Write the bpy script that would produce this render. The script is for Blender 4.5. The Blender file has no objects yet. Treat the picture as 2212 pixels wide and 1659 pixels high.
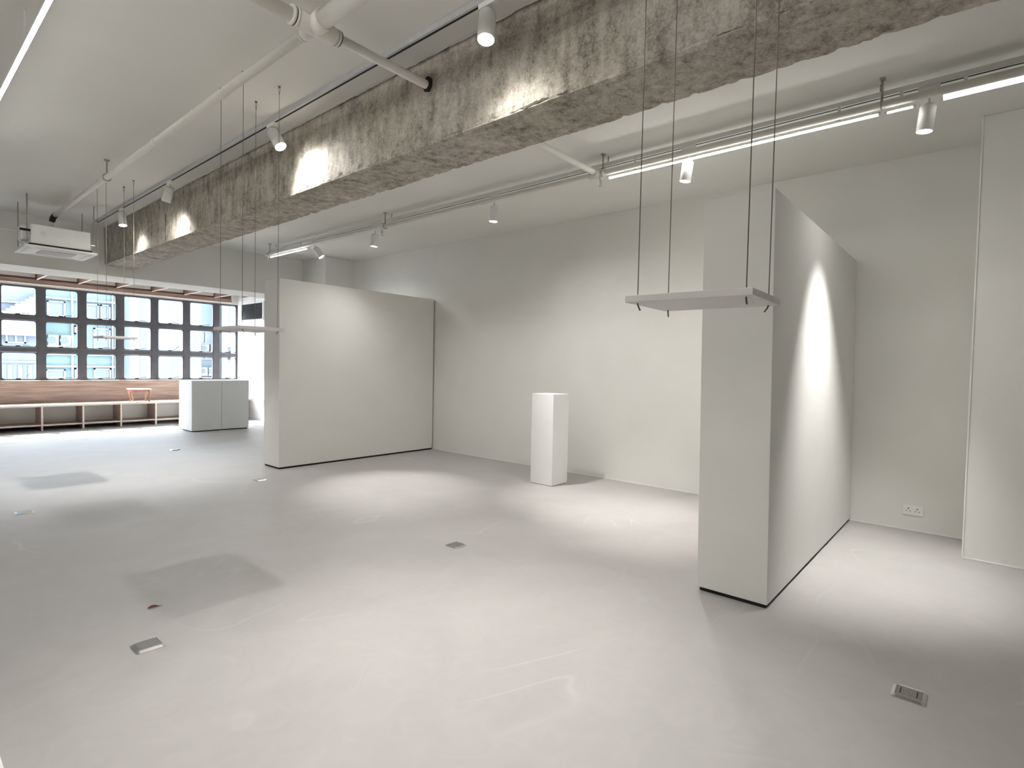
import bpy, bmesh, math, random
from mathutils import Vector, Matrix, noise
random.seed(7)
S = bpy.context.scene
COL = S.collection

# ------------------------------------------------------------------ camera
CAM_F, YAW, PITCH, ROLL = 1192.2, 0.7077, -0.0327, 0.021
cam_data = bpy.data.cameras.new('camera')
cam = bpy.data.objects.new('camera', cam_data); COL.objects.link(cam)
cam_data.sensor_fit = 'HORIZONTAL'; cam_data.sensor_width = 36.0
cam_data.lens = 36.0 * CAM_F / 2212.0
cam_data.clip_start = 0.02; cam_data.clip_end = 300
fw = Vector((math.cos(YAW)*math.cos(PITCH), math.sin(YAW)*math.cos(PITCH), math.sin(PITCH)))
rt = Vector((math.sin(YAW), -math.cos(YAW), 0)); up = rt.cross(fw)
r2 = math.cos(ROLL)*rt + math.sin(ROLL)*up
u2 = -math.sin(ROLL)*rt + math.cos(ROLL)*up
m = Matrix((r2, u2, -fw)).transposed().to_4x4(); m.translation = Vector((0, 0, 1.35))
cam.matrix_world = m
S.camera = cam

# ------------------------------------------------------------------ world, sun, exposure
SKY = 16.0
w = bpy.data.worlds.new('sky'); S.world = w; w.use_nodes = True
bg = w.node_tree.nodes['Background']
bg.inputs[0].default_value = (0.83, 0.91, 1.0, 1); bg.inputs[1].default_value = SKY
sun_d = bpy.data.lights.new('sun', 'SUN'); sun_d.energy = 34.0; sun_d.angle = 0.009; sun_d.color = (1, 0.97, 0.92)
sun = bpy.data.objects.new('sun', sun_d); COL.objects.link(sun)
sun.rotation_euler = Vector((0.45, -1.0, -1.2)).to_track_quat('-Z', 'Y').to_euler()
sun.location = (-6, 30, 30)
vs = S.view_settings
vs.view_transform = 'Standard'; vs.look = 'None'; vs.gamma = 1.0; vs.use_curve_mapping = False
vs.exposure = 0.48

SPOT_W = 58.0      # one track spot
LED = 26.0         # emission of the LED battens

# ------------------------------------------------------------------ materials
MATS = {}
def nt(name):
    mt = bpy.data.materials.new(name); mt.use_nodes = True
    n = mt.node_tree.nodes; l = mt.node_tree.links
    return mt, n, l, n['Principled BSDF']
def mat(name, col, rough=0.5, metal=0.0, var=0.0, scale=6.0, bump=0.0, bscale=60.0, spec=0.5, stretch=(1, 1, 1)):
    if name in MATS: return MATS[name]
    mt, n, l, b = nt(name)
    b.inputs['Roughness'].default_value = rough; b.inputs['Metallic'].default_value = metal
    b.inputs['Specular IOR Level'].default_value = spec
    b.inputs['Base Color'].default_value = (*col, 1)
    tc = n.new('ShaderNodeTexCoord'); mp = n.new('ShaderNodeMapping'); mp.inputs['Scale'].default_value = stretch
    l.new(tc.outputs['Object'], mp.inputs[0])
    if var > 0:
        nz = n.new('ShaderNodeTexNoise'); nz.inputs['Scale'].default_value = scale; nz.inputs['Detail'].default_value = 2
        l.new(mp.outputs[0], nz.inputs['Vector'])
        cr = n.new('ShaderNodeValToRGB')
        cr.color_ramp.elements[0].position = 0.3; cr.color_ramp.elements[1].position = 0.7
        cr.color_ramp.elements[0].color = (*[c*(1-var) for c in col], 1)
        cr.color_ramp.elements[1].color = (*[min(1, c*(1+var)) for c in col], 1)
        l.new(nz.outputs[0], cr.inputs[0]); l.new(cr.outputs[0], b.inputs['Base Color'])
    if bump > 0:
        n2 = n.new('ShaderNodeTexNoise'); n2.inputs['Scale'].default_value = bscale; n2.inputs['Detail'].default_value = 4
        l.new(mp.outputs[0], n2.inputs['Vector'])
        bp = n.new('ShaderNodeBump'); bp.inputs['Strength'].default_value = bump; bp.inputs['Distance'].default_value = 0.01
        l.new(n2.outputs[0], bp.inputs['Height']); l.new(bp.outputs[0], b.inputs['Normal'])
    MATS[name] = mt
    return mt
def emit(name, col, strength):
    if name in MATS: return MATS[name]
    mt, n, l, b = nt(name)
    b.inputs['Base Color'].default_value = (0.8, 0.8, 0.8, 1)
    b.inputs['Emission Color'].default_value = (*col, 1); b.inputs['Emission Strength'].default_value = strength
    MATS[name] = mt
    return mt
def wood(name, dark, light, rough=0.5, axis='X'):
    if name in MATS: return MATS[name]
    mt, n, l, b = nt(name)
    tc = n.new('ShaderNodeTexCoord'); mp = n.new('ShaderNodeMapping')
    mp.inputs['Scale'].default_value = {'X': (0.6, 9, 9), 'Y': (9, 0.6, 9), 'Z': (9, 9, 0.6)}[axis]
    nz = n.new('ShaderNodeTexNoise'); nz.inputs['Scale'].default_value = 3.0; nz.inputs['Detail'].default_value = 8; nz.inputs['Distortion'].default_value = 0.6
    cr = n.new('ShaderNodeValToRGB')
    cr.color_ramp.elements[0].position = 0.35; cr.color_ramp.elements[1].position = 0.68
    cr.color_ramp.elements[0].color = (*dark, 1); cr.color_ramp.elements[1].color = (*light, 1)
    l.new(tc.outputs['Object'], mp.inputs[0]); l.new(mp.outputs[0], nz.inputs['Vector']); l.new(nz.outputs[0], cr.inputs[0])
    l.new(cr.outputs[0], b.inputs['Base Color']); b.inputs['Roughness'].default_value = rough
    MATS[name] = mt
    return mt
def floor_mat():
    mt, n, l, b = nt('microcement')
    tc = n.new('ShaderNodeTexCoord')
    n1 = n.new('ShaderNodeTexNoise'); n1.inputs['Scale'].default_value = 1.3; n1.inputs['Detail'].default_value = 7; n1.inputs['Distortion'].default_value = 1.6
    n2 = n.new('ShaderNodeTexNoise'); n2.inputs['Scale'].default_value = 5.0; n2.inputs['Detail'].default_value = 8; n2.inputs['Distortion'].default_value = 2.5
    # trowel arcs: thin pale curved strokes
    mp = n.new('ShaderNodeMapping'); mp.inputs['Scale'].default_value = (1.0, 1.6, 1.0); mp.inputs['Rotation'].default_value = (0, 0, 0.6)
    n3 = n.new('ShaderNodeTexNoise'); n3.inputs['Scale'].default_value = 0.8; n3.inputs['Detail'].default_value = 1.5; n3.inputs['Distortion'].default_value = 0.8
    for q in (n1, n2): l.new(tc.outputs['Object'], q.inputs['Vector'])
    l.new(tc.outputs['Object'], mp.inputs[0]); l.new(mp.outputs[0], n3.inputs['Vector'])
    r3 = n.new('ShaderNodeValToRGB'); e = r3.color_ramp.elements
    e[0].position = 0.492; e[0].color = (0, 0, 0, 1); e[1].position = 0.5; e[1].color = (1, 1, 1, 1)
    e2 = e.new(0.508); e2.color = (0, 0, 0, 1)
    n4 = n.new('ShaderNodeTexNoise'); n4.inputs['Scale'].default_value = 1.1; n4.inputs['Detail'].default_value = 1
    l.new(tc.outputs['Object'], n4.inputs['Vector'])
    r4 = n.new('ShaderNodeValToRGB'); r4.color_ramp.elements[0].position = 0.52; r4.color_ramp.elements[1].position = 0.64
    l.new(n4.outputs[0], r4.inputs[0])
    mm = n.new('ShaderNodeMath'); mm.operation = 'MULTIPLY'; l.new(r3.outputs[0], mm.inputs[0]); l.new(r4.outputs[0], mm.inputs[1])
    m2 = n.new('ShaderNodeMath'); m2.operation = 'MULTIPLY'; m2.inputs[1].default_value = 0.16; l.new(mm.outputs[0], m2.inputs[0])
    l.new(n3.outputs[0], r3.inputs[0])
    cr = n.new('ShaderNodeValToRGB'); cr.color_ramp.elements[0].position = 0.3; cr.color_ramp.elements[1].position = 0.72
    cr.color_ramp.elements[0].color = (0.405, 0.388, 0.372, 1); cr.color_ramp.elements[1].color = (0.475, 0.457, 0.440, 1)
    mx = n.new('ShaderNodeMixRGB'); mx.inputs[0].default_value = 0.4
    l.new(n1.outputs[0], mx.inputs[1]); l.new(n2.outputs[0], mx.inputs[2]); l.new(mx.outputs[0], cr.inputs[0])
    mx2 = n.new('ShaderNodeMixRGB'); mx2.inputs[2].default_value = (0.80, 0.78, 0.75, 1)
    l.new(m2.outputs[0], mx2.inputs[0]); l.new(cr.outputs[0], mx2.inputs[1]); l.new(mx2.outputs[0], b.inputs['Base Color'])
    rr = n.new('ShaderNodeMapRange'); rr.inputs['To Min'].default_value = 0.42; rr.inputs['To Max'].default_value = 0.58
    l.new(n2.outputs[0], rr.inputs['Value']); l.new(rr.outputs[0], b.inputs['Roughness'])
    b.inputs['Specular IOR Level'].default_value = 0.4
    bp = n.new('ShaderNodeBump'); bp.inputs['Strength'].default_value = 0.06; bp.inputs['Distance'].default_value = 0.01
    l.new(n2.outputs[0], bp.inputs['Height']); l.new(bp.outputs[0], b.inputs['Normal'])
    return mt
def concrete_mat():
    mt, n, l, b = nt('raw_concrete')
    tc = n.new('ShaderNodeTexCoord')
    n1 = n.new('ShaderNodeTexNoise'); n1.inputs['Scale'].default_value = 5.0; n1.inputs['Detail'].default_value = 6; n1.inputs['Roughness'].default_value = 0.65
    mp = n.new('ShaderNodeMapping'); mp.inputs['Scale'].default_value = (5, 5, 1.4)
    n2 = n.new('ShaderNodeTexNoise'); n2.inputs['Scale'].default_value = 3.2; n2.inputs['Detail'].default_value = 6
    n3 = n.new('ShaderNodeTexNoise'); n3.inputs['Scale'].default_value = 24; n3.inputs['Detail'].default_value = 5; n3.inputs['Roughness'].default_value = 0.7
    n4 = n.new('ShaderNodeTexNoise'); n4.inputs['Scale'].default_value = 1.1; n4.inputs['Detail'].default_value = 3
    l.new(tc.outputs['Object'], mp.inputs[0]); l.new(mp.outputs[0], n2.inputs['Vector'])
    for q in (n1, n3, n4): l.new(tc.outputs['Object'], q.inputs['Vector'])
    a = n.new('ShaderNodeMath'); a.operation = 'ADD'; l.new(n1.outputs[0], a.inputs[0]); l.new(n2.outputs[0], a.inputs[1])
    a2 = n.new('ShaderNodeMath'); a2.operation = 'ADD'; l.new(a.outputs[0], a2.inputs[0]); l.new(n3.outputs[0], a2.inputs[1])
    n5 = n.new('ShaderNodeTexNoise'); n5.inputs['Scale'].default_value = 75; n5.inputs['Detail'].default_value = 3; n5.inputs['Roughness'].default_value = 0.7
    l.new(tc.outputs['Object'], n5.inputs['Vector'])
    a3 = n.new('ShaderNodeMath'); a3.operation = 'ADD'; l.new(a2.outputs[0], a3.inputs[0]); l.new(n5.outputs[0], a3.inputs[1])
    d = n.new('ShaderNodeMath'); d.operation = 'DIVIDE'; d.inputs[1].default_value = 4.0; l.new(a3.outputs[0], d.inputs[0])
    cr = n.new('ShaderNodeValToRGB'); e = cr.color_ramp.elements
    e[0].position = 0.405; e[0].color = (0.20, 0.178, 0.155, 1)
    e[1].position = 0.60; e[1].color = (0.64, 0.605, 0.56, 1)
    k = e.new(0.49); k.color = (0.42, 0.39, 0.352, 1)
    l.new(d.outputs[0], cr.inputs[0])
    tint = n.new('ShaderNodeMixRGB'); tint.blend_type = 'MULTIPLY'; tint.inputs[0].default_value = 0.6
    c4 = n.new('ShaderNodeValToRGB'); c4.color_ramp.elements[0].position = 0.4; c4.color_ramp.elements[1].position = 0.62
    c4.color_ramp.elements[0].color = (0.86, 0.84, 0.72, 1); c4.color_ramp.elements[1].color = (1.0, 0.95, 0.92, 1)
    l.new(n4.outputs[0], c4.inputs[0]); l.new(cr.outputs[0], tint.inputs[1]); l.new(c4.outputs[0], tint.inputs[2])
    l.new(tint.outputs[0], b.inputs['Base Color'])
    b.inputs['Roughness'].default_value = 0.85; b.inputs['Specular IOR Level'].default_value = 0.25
    bp = n.new('ShaderNodeBump'); bp.inputs['Strength'].default_value = 0.55; bp.inputs['Distance'].default_value = 0.02
    l.new(d.outputs[0], bp.inputs['Height']); l.new(bp.outputs[0], b.inputs['Normal'])
    return mt
def glass_mat():
    mt = bpy.data.materials.new('window_glass'); mt.use_nodes = True
    n = mt.node_tree.nodes; l = mt.node_tree.links; n.clear()
    o = n.new('ShaderNodeOutputMaterial'); t = n.new('ShaderNodeBsdfTransparent'); g = n.new('ShaderNodeBsdfGlossy')
    t.inputs[0].default_value = (0.95, 0.97, 0.985, 1); g.inputs['Roughness'].default_value = 0.02
    f = n.new('ShaderNodeFresnel'); f.inputs[0].default_value = 1.45
    ge = n.new('ShaderNodeNewGeometry'); iv = n.new('ShaderNodeMath'); iv.operation = 'SUBTRACT'; iv.inputs[0].default_value = 1.0
    l.new(ge.outputs['Backfacing'], iv.inputs[1]); ml = n.new('ShaderNodeMath'); ml.operation = 'MULTIPLY'
    l.new(f.outputs[0], ml.inputs[0]); l.new(iv.outputs[0], ml.inputs[1])
    mx = n.new('ShaderNodeMixShader'); l.new(ml.outputs[0], mx.inputs[0]); l.new(t.outputs[0], mx.inputs[1]); l.new(g.outputs[0], mx.inputs[2])
    l.new(mx.outputs[0], o.inputs[0])
    return mt
def facade_mat(name, col, rows=0.0, var=0.08):
    mt, n, l, b = nt(name)
    tc = n.new('ShaderNodeTexCoord'); nz = n.new('ShaderNodeTexNoise'); nz.inputs['Scale'].default_value = 1.4; nz.inputs['Detail'].default_value = 6
    mp = n.new('ShaderNodeMapping'); mp.inputs['Scale'].default_value = (2.2, 2.2, 0.6)
    l.new(tc.outputs['Object'], mp.inputs[0]); l.new(mp.outputs[0], nz.inputs['Vector'])
    cr = n.new('ShaderNodeValToRGB'); cr.color_ramp.elements[0].position = 0.3; cr.color_ramp.elements[1].position = 0.7
    cr.color_ramp.elements[0].color = (*[c*(1-var*1.6) for c in col], 1); cr.color_ramp.elements[1].color = (*[min(1, c*(1+var)) for c in col], 1)
    l.new(nz.outputs[0], cr.inputs[0])
    last = cr.outputs[0]
    if rows:
        br = n.new('ShaderNodeTexBrick'); br.inputs['Scale'].default_value = 1.0
        br.inputs['Color1'].default_value = (1, 1, 1, 1); br.inputs['Color2'].default_value = (0.95, 0.95, 0.97, 1); br.inputs['Mortar'].default_value = (0.74, 0.74, 0.78, 1)
        br.inputs['Brick Width'].default_value = rows*3; br.inputs['Row Height'].default_value = rows; br.inputs['Mortar Size'].default_value = 0.008
        rx = n.new('ShaderNodeMapping'); rx.inputs['Rotation'].default_value = (math.pi/2, 0, 0)
        l.new(tc.outputs['Object'], rx.inputs[0]); l.new(rx.outputs[0], br.inputs['Vector'])
        mu = n.new('ShaderNodeMixRGB'); mu.blend_type = 'MULTIPLY'; mu.inputs[0].default_value = 1
        l.new(last, mu.inputs[1]); l.new(br.outputs[0], mu.inputs[2]); last = mu.outputs[0]
    l.new(last, b.inputs['Base Color']); b.inputs['Roughness'].default_value = 0.8
    return mt

M_FLOOR = floor_mat(); M_CONC = concrete_mat(); M_GLASS = glass_mat()
M_WALL = mat('wall_paint', (0.785, 0.775, 0.735), 0.75, var=0.02, scale=2.0, spec=0.2)
M_CEIL = mat('ceiling_paint', (0.765, 0.755, 0.715), 0.8, var=0.02, scale=1.5, spec=0.2)
M_WHITE = mat('white_paint', (0.80, 0.79, 0.755), 0.7, var=0.015, scale=3.0, spec=0.25)
M_PLINTH = mat('bright_white_paint', (0.84, 0.835, 0.82), 0.65, var=0.015, scale=3.0, spec=0.25)
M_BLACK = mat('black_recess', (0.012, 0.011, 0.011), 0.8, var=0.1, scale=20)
M_PIPE = mat('pipe_paint', (0.74, 0.72, 0.66), 0.5, var=0.03, scale=8)
M_METALW = mat('white_metal', (0.86, 0.86, 0.84), 0.4, var=0.02, scale=10)
M_GASKET = mat('dark_gasket', (0.05, 0.04, 0.03), 0.8, var=0.2, scale=30)
M_STEEL = mat('steel', (0.55, 0.54, 0.52), 0.28, 1.0, var=0.08, scale=40)
M_LID = mat('brushed_lid', (0.30, 0.295, 0.285), 0.42, 0.9, var=0.12, scale=30, stretch=(1, 6, 1))
M_WIRE = mat('steel_wire', (0.17, 0.155, 0.125), 0.5, 0.4, var=0.1, scale=200)
M_ROD = mat('threaded_rod', (0.40, 0.375, 0.32), 0.6, 0.0, var=0.15, scale=200)
M_TRACK = mat('aluminium_track', (0.55, 0.55, 0.56), 0.4, 0.0, var=0.05, scale=30)
M_FRAME = mat('window_frame_paint', (0.082, 0.08, 0.09), 0.5, var=0.12, scale=8)
M_HAND = mat('handle_dark', (0.03, 0.03, 0.035), 0.4, 0.5, var=0.1, scale=50)
M_OAK = wood('bench_oak', (0.31, 0.215, 0.18), (0.49, 0.375, 0.325))
M_PALE_LIT = wood('pale_lit_edge', (0.62, 0.53, 0.46), (0.75, 0.66, 0.58))  # pelmet sunlight put into this pale tone; bench and sill edges share it
M_BROWN = wood('pelmet_wood', (0.21, 0.125, 0.10), (0.33, 0.22, 0.185))
M_SEAT = wood('seat_oak', (0.60, 0.50, 0.43), (0.74, 0.65, 0.57))
M_RED = wood('stool_wood', (0.27, 0.12, 0.085), (0.42, 0.235, 0.17), 0.35, 'Z')
M_LENS = emit('spot_lens', (1.0, 0.98, 0.93), 40.0)
M_LED = emit('led_diffuser', (1.0, 0.985, 0.95), LED)
M_LED2 = emit('led_tube_diffuser', (1.0, 0.985, 0.95), LED*.12)
M_LED3 = emit('led_batten_diffuser', (1.0, 0.985, 0.95), LED*.32)
M_LENS.cycles.emission_sampling = 'NONE'   # the spot lamps inside carry this light
M_SHELF = mat('shelf_laminate', (0.70, 0.665, 0.66), 0.55, var=0.02, scale=5)
M_DRY = mat('dry_leaf', (0.16, 0.07, 0.035), 0.8, var=0.4, scale=80)
M_ACGRILLE = mat('cassette_grille', (0.42, 0.42, 0.42), 0.6, var=0.1, scale=60)
M_BRASS = mat('chrome', (0.7, 0.69, 0.67), 0.2, 1.0, var=0.05, scale=50)

# ------------------------------------------------------------------ mesh helpers
class MB:
    def __init__(s): s.v = []; s.f = []; s.smooth = set()
    def quad(s, a, b, c, d):
        i = len(s.v); s.v += [a, b, c, d]; s.f.append((i, i+1, i+2, i+3)); return s
    def box(s, x0, x1, y0, y1, z0, z1):
        i = len(s.v)
        s.v += [(x0,y0,z0),(x1,y0,z0),(x1,y1,z0),(x0,y1,z0),(x0,y0,z1),(x1,y0,z1),(x1,y1,z1),(x0,y1,z1)]
        for q in ((0,3,2,1),(4,5,6,7),(0,1,5,4),(1,2,6,5),(2,3,7,6),(3,0,4,7)): s.f.append(tuple(i+k for k in q))
        return s
    def bbox(s, x0, x1, y0, y1, z0, z1, b=0.003):
        """box with chamfered edges"""
        bm = bmesh.new(); bmesh.ops.create_cube(bm, size=1)
        for v in bm.verts:
            v.co = Vector(((x0+x1)/2 + v.co.x*(x1-x0), (y0+y1)/2 + v.co.y*(y1-y0), (z0+z1)/2 + v.co.z*(z1-z0)))
        bmesh.ops.bevel(bm, geom=list(bm.edges), offset=b, segments=2, profile=0.5, affect='EDGES')
        i = len(s.v); bm.verts.ensure_lookup_table(); bm.verts.index_update()
        s.v += [tuple(v.co) for v in bm.verts]
        for f in bm.faces: s.f.append(tuple(i+v.index for v in f.verts))
        bm.free(); return s
    def tube(s, pts, r, n=12, caps=True):
        pts = [Vector(p) for p in pts]; rs = r if isinstance(r, (list, tuple)) else [r]*len(pts)
        i0 = len(s.v); ref = None
        for k, p in enumerate(pts):
            t = (pts[min(k+1, len(pts)-1)] - pts[max(k-1, 0)]).normalized()
            if ref is None:
                ref = t.orthogonal().normalized()
            ref = (ref - t*ref.dot(t)).normalized(); b = t.cross(ref)
            for j in range(n):
                a = 2*math.pi*j/n; s.v.append(tuple(p + (ref*math.cos(a) + b*math.sin(a))*rs[k]))
        for k in range(len(pts)-1):
            for j in range(n):
                a = i0+k*n+j; b2 = i0+k*n+(j+1) % n
                s.smooth.add(len(s.f)); s.f.append((a, b2, b2+n, a+n))
        if caps:
            s.f.append(tuple(i0+j for j in reversed(range(n)))); s.f.append(tuple(i0+(len(pts)-1)*n+j for j in range(n)))
        return s
    def disc(s, c, nrm, r, n=24):
        c = Vector(c); nrm = Vector(nrm).normalized(); a = nrm.orthogonal().normalized(); b = nrm.cross(a)
        i = len(s.v)
        for j in range(n):
            t = 2*math.pi*j/n; s.v.append(tuple(c + (a*math.cos(t)+b*math.sin(t))*r))
        s.f.append(tuple(range(i, i+n))); return s
    def build(s, name, material, parent=None, label=None):
        me = bpy.data.meshes.new(name); me.from_pydata(s.v, [], s.f); me.update()
        for k in s.smooth: me.polygons[k].use_smooth = True
        o = bpy.data.objects.new(name, me); COL.objects.link(o); me.materials.append(material)
        if parent is not None:
            o.parent = parent; o.matrix_parent_inverse = Matrix.Translation(-parent.location)
        if label: o['label'] = label
        return o
def box(*a): return MB().box(*a)
def bbox(*a, **k): return MB().bbox(*a, **k)
def tube(*a, **k): return MB().tube(*a, **k)
def empty(name, loc):
    o = bpy.data.objects.new(name, None); COL.objects.link(o); o.location = loc; o.empty_display_size = 0.1
    return o
def tag(o, label, cat, group=None):
    o['label'] = label; o['category'] = cat
    if group: o['group'] = group
    return o
def struct(o, label=None):
    o['kind'] = 'structure'
    if label: o['label'] = label
    return o
def fix_parent(o, parent):
    o.parent = parent; o.matrix_parent_inverse = Matrix.Translation(-parent.location)

# ------------------------------------------------------------------ room shell
H = 3.217
XR = 5.85                    # right wall
YD0, YD1, ZD = 9.70, 10.47, 2.535   # drop beam in front of the window bay
YWIN = 13.67; XL = -5.2; YB = -4.0; XWIN = 5.784
struct(box(XL-.2, 6.1, YB-.2, 14.0, -0.2, 0).build('floor', M_FLOOR), 'pale grey microcement floor with trowel marks')
struct(box(XL-.2, 6.1, YB-.2, 13.9, H, H+.2).build('ceiling', M_CEIL), 'off-white painted ceiling')
wr = struct(box(XR, 6.1, YB-.2, 9.8, 0, H).build('wall_right', M_WALL), 'long off-white wall behind the partitions')
struct(box(XWIN, 6.1, 9.77, 14.0, 0, H).build('wall_bay', M_PLINTH), 'sunlit white wall at the end of the window bay')
struct(bbox(5.28, XR+.01, 8.90, 9.79, 0, H, b=.004).build('wall_pier', M_WALL), 'off-white corner pier where the drop beam ends')
pier = struct(bbox(5.245, XR+.01, -1.2, 0.077, 0, H, b=.006).build('wall_column', M_WALL), 'off-white column standing out of the long wall')
struct(box(XL-.2, XL, YB-.2, 14.0, 0, H).build('wall_left', M_WALL), 'plain off-white wall')
struct(box(XL, XR, YB-.2, YB, 0, H).build('wall_front', M_WALL), 'plain off-white wall')
# thin pale sealant line along the foot of the walls
struct(bbox(XR-.006, XR+.002, .08, 8.9, 0, .010, b=.002).build('baseboard_right', M_PLINTH), 'thin pale line where wall meets floor')
struct(bbox(5.239, 5.247, -1.2, .077, 0, .012, b=.002).build('baseboard_column', M_PLINTH), 'thin pale line at the foot of the column')
struct(bbox(5.238, 5.248, .071, .081, 0.012, H, b=.002).build('trim_1', M_PLINTH), 'pale corner bead down the edge of the column')
# drop beam
struct(box(XL, 5.284, YD0, YD1, ZD, H).build('ceiling_drop', M_WALL), 'painted drop beam across the ceiling before the windows')
# window wall
struct(box(XL, XWIN, YWIN-.06, 13.76, 0, 0.885).build('wall_back', M_WALL), 'low wall under the windows')
struct(box(XL, XWIN, YWIN-.06, 13.76, 2.665, H).build('wall_back_upper', M_WALL), 'wall strip above the windows')
PIT = 0.6295; XM0 = 2.155
cols = list(range(-5, 6))                # mullion indices; right end closes at XWIN
xm = [XM0 + PIT*k for k in cols]
XWL = xm[0] - 0.056
struct(box(XL, XWL, YWIN-.06, 13.76, 0.885, 2.665).build('wall_back_side', M_WALL), 'wall beside the windows')

# ------------------------------------------------------------------ raw concrete beam (chipped arrises are real geometry)
def concrete_beam():
    X0, X1, Z0, Y0, Y1 = 2.24, 2.625, 2.675, -4.0, 9.70
    ny = 1100
    prof = []
    nz, nx = 12, 10
    for i in range(nz+1): prof.append((X0, H + .004 - (H-Z0)*i/nz, 'a'))
    for i in range(1, nx+1): prof.append((X0+(X1-X0)*i/nx, Z0, 'b'))
    for i in range(1, nz+1): prof.append((X1, Z0+(H+.004-Z0)*i/nz, 'c'))
    mb = MB(); npf = len(prof)
    for j in range(ny+1):
        y = Y0+(Y1-Y0)*j/ny
        for k, (x, z, t) in enumerate(prof):
            n1 = noise.noise(Vector((x*3, y*2.2, z*3))); n2 = noise.noise(Vector((x*14, y*11, z*14+5)))
            n3 = noise.noise(Vector((x*40, y*35, z*40)))
            a = .006*n1+.0035*n2+.0015*n3
            dx = dz = 0
            if t == 'a': dx = a
            if t == 'c': dx = -a
            if t == 'b': dz = a*1.2
            de = abs(k-nz) if k < nz+nx/2 else abs(k-(nz+nx))
            if de == 0:         # broken lower arris
                c = max(0, noise.noise(Vector((y*3.1, k, 0)))*.6+noise.noise(Vector((y*13, k, 3)))*.8+noise.noise(Vector((y*37, k, 7)))*.5)
                s_ = 1 if k < nz+nx/2 else -1
                dx += s_*(.003+.020*c); dz += .004+.026*c*abs(noise.noise(Vector((y*9, k, 1)))+.4)
            mb.v.append((x+dx, y, z+dz))
    for j in range(ny):
        for k in range(npf-1):
            a = j*npf+k
            mb.f.append((a, a+1, a+npf+1, a+npf))
    o = mb.build('concrete_beam', M_CONC)
    struct(o, 'raw grey-brown concrete beam with chipped edges under the ceiling')
    # broken plaster lip along the ceiling joint
    lip = MB(); n = 420
    for side in (0, 1):
        for j in range(n+1):
            y = Y0+(Y1-Y0)*j/n
            c = .010+.011*noise.noise(Vector((y*5, side, 2)))+.009*noise.noise(Vector((y*23, side, 4)))
            if side == 0: lip.v.append((X0-.004-abs(c)*.15, y, H-max(.001, c)))
            else: lip.v.append((X0-.014-.012*noise.noise(Vector((y*7, 1, 9))), y, H+.001))
    for j in range(n): lip.f.append((j, j+1, n+1+j+1, n+1+j))
    lip.build('plaster_lip', M_CEIL, o)
    hole = MB()
    c = Vector((2.236, 2.650, 3.055)); ring = []
    for j in range(22):
        a = 2*math.pi*j/22; r = .040+.006*noise.noise(Vector((math.cos(a)*2, math.sin(a)*2, 0)))
        ring.append((2.232, c.y-.012+r*math.cos(a), c.z-.004+1.15*r*math.sin(a)))
    i0 = len(hole.v); hole.v += ring; hole.f.append(tuple(range(22)))
    i1 = len(hole.v); hole.v += [(2.246, q[1], q[2]) for q in ring]
    for j in range(22): hole.f.append((j, (j+1) % 22, i1+(j+1) % 22, i1+j))
    hole.build('pipe_hole', M_BLACK, o)
    stripe = MB()  # thin dark vertical line down the beam face
    for j in range(9):
        z0 = 3.0-.32*j/9; z1 = 3.0-.32*(j+1)/9; y0 = 7.17+.006*math.sin(j*1.7)
        stripe.box(2.2325, 2.24, y0-.003, y0+.003, z1, z0)
    stripe.build('stripe', M_GASKET, o)
    # one larger break where the lower edge has flaked off, and a crust of small broken chips along it
    M_BRK = mat('broken_concrete', (0.085, 0.07, 0.056), 0.95, var=0.4, scale=60)
    rg = random.Random(11)
    def brk(mb, y, ln, hh, zc, nn):
        i0 = len(mb.v)
        for i in range(nn+1):
            yy = y+ln*(i/nn-.5); t = math.sin(math.pi*i/nn)**.6
            up_ = max(.05, .55+.9*noise.noise(Vector((yy*45, 3, y)))); dn = max(.05, .45+.9*noise.noise(Vector((yy*38, 7, y))))
            z = zc+.005*noise.noise(Vector((yy*22, 0, 8)))
            mb.v += [(2.2268, yy, z+hh*t*up_), (2.2258, yy, z-hh*t*dn)]
        for i in range(nn):
            a = i0+i*2; mb.f.append((a, a+1, a+3, a+2))
    fl = MB(); brk(fl, 1.79, .20, .015, 2.690, 22); brk(fl, 1.62, .07, .007, 2.690, 10)
    fl.build('spall', M_BRK, o)
    ch = MB(); y = .2
    while y < 9.4:
        ln = rg.uniform(.015, .09)
        if rg.random() < .75: brk(ch, y, ln, rg.uniform(.0012, .0042), 2.688+rg.uniform(-.004, .006), 5)
        y += ln*.7+rg.uniform(.0, .05)
    ch.build('edge_chips', M_BRK, o)['kind'] = 'stuff'
    # pale mortar crust standing proud of the arris
    cr2 = MB(); n = 900
    for j in range(n+1):
        yy = -.5+10.1*j/n
        a = noise.noise(Vector((yy*4, 2, 5)))*.5+noise.noise(Vector((yy*17, 2, 9)))*.6
        h = max(.0015, .006+.010*a); p = max(.0, .003+.006*noise.noise(Vector((yy*11, 4, 2))))
        cr2.v += [(2.238, yy, 2.692+h), (2.231-p, yy, 2.690+h*.4), (2.232-p, yy, 2.678), (2.250, yy, 2.670-.3*p)]
    for j in range(n):
        a = j*4; cr2.f += [(a, a+1, a+5, a+4), (a+1, a+2, a+6, a+5), (a+2, a+3, a+7, a+6)]
    cr2.build('arris_crust', M_CONC, o)
concrete_beam()

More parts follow.
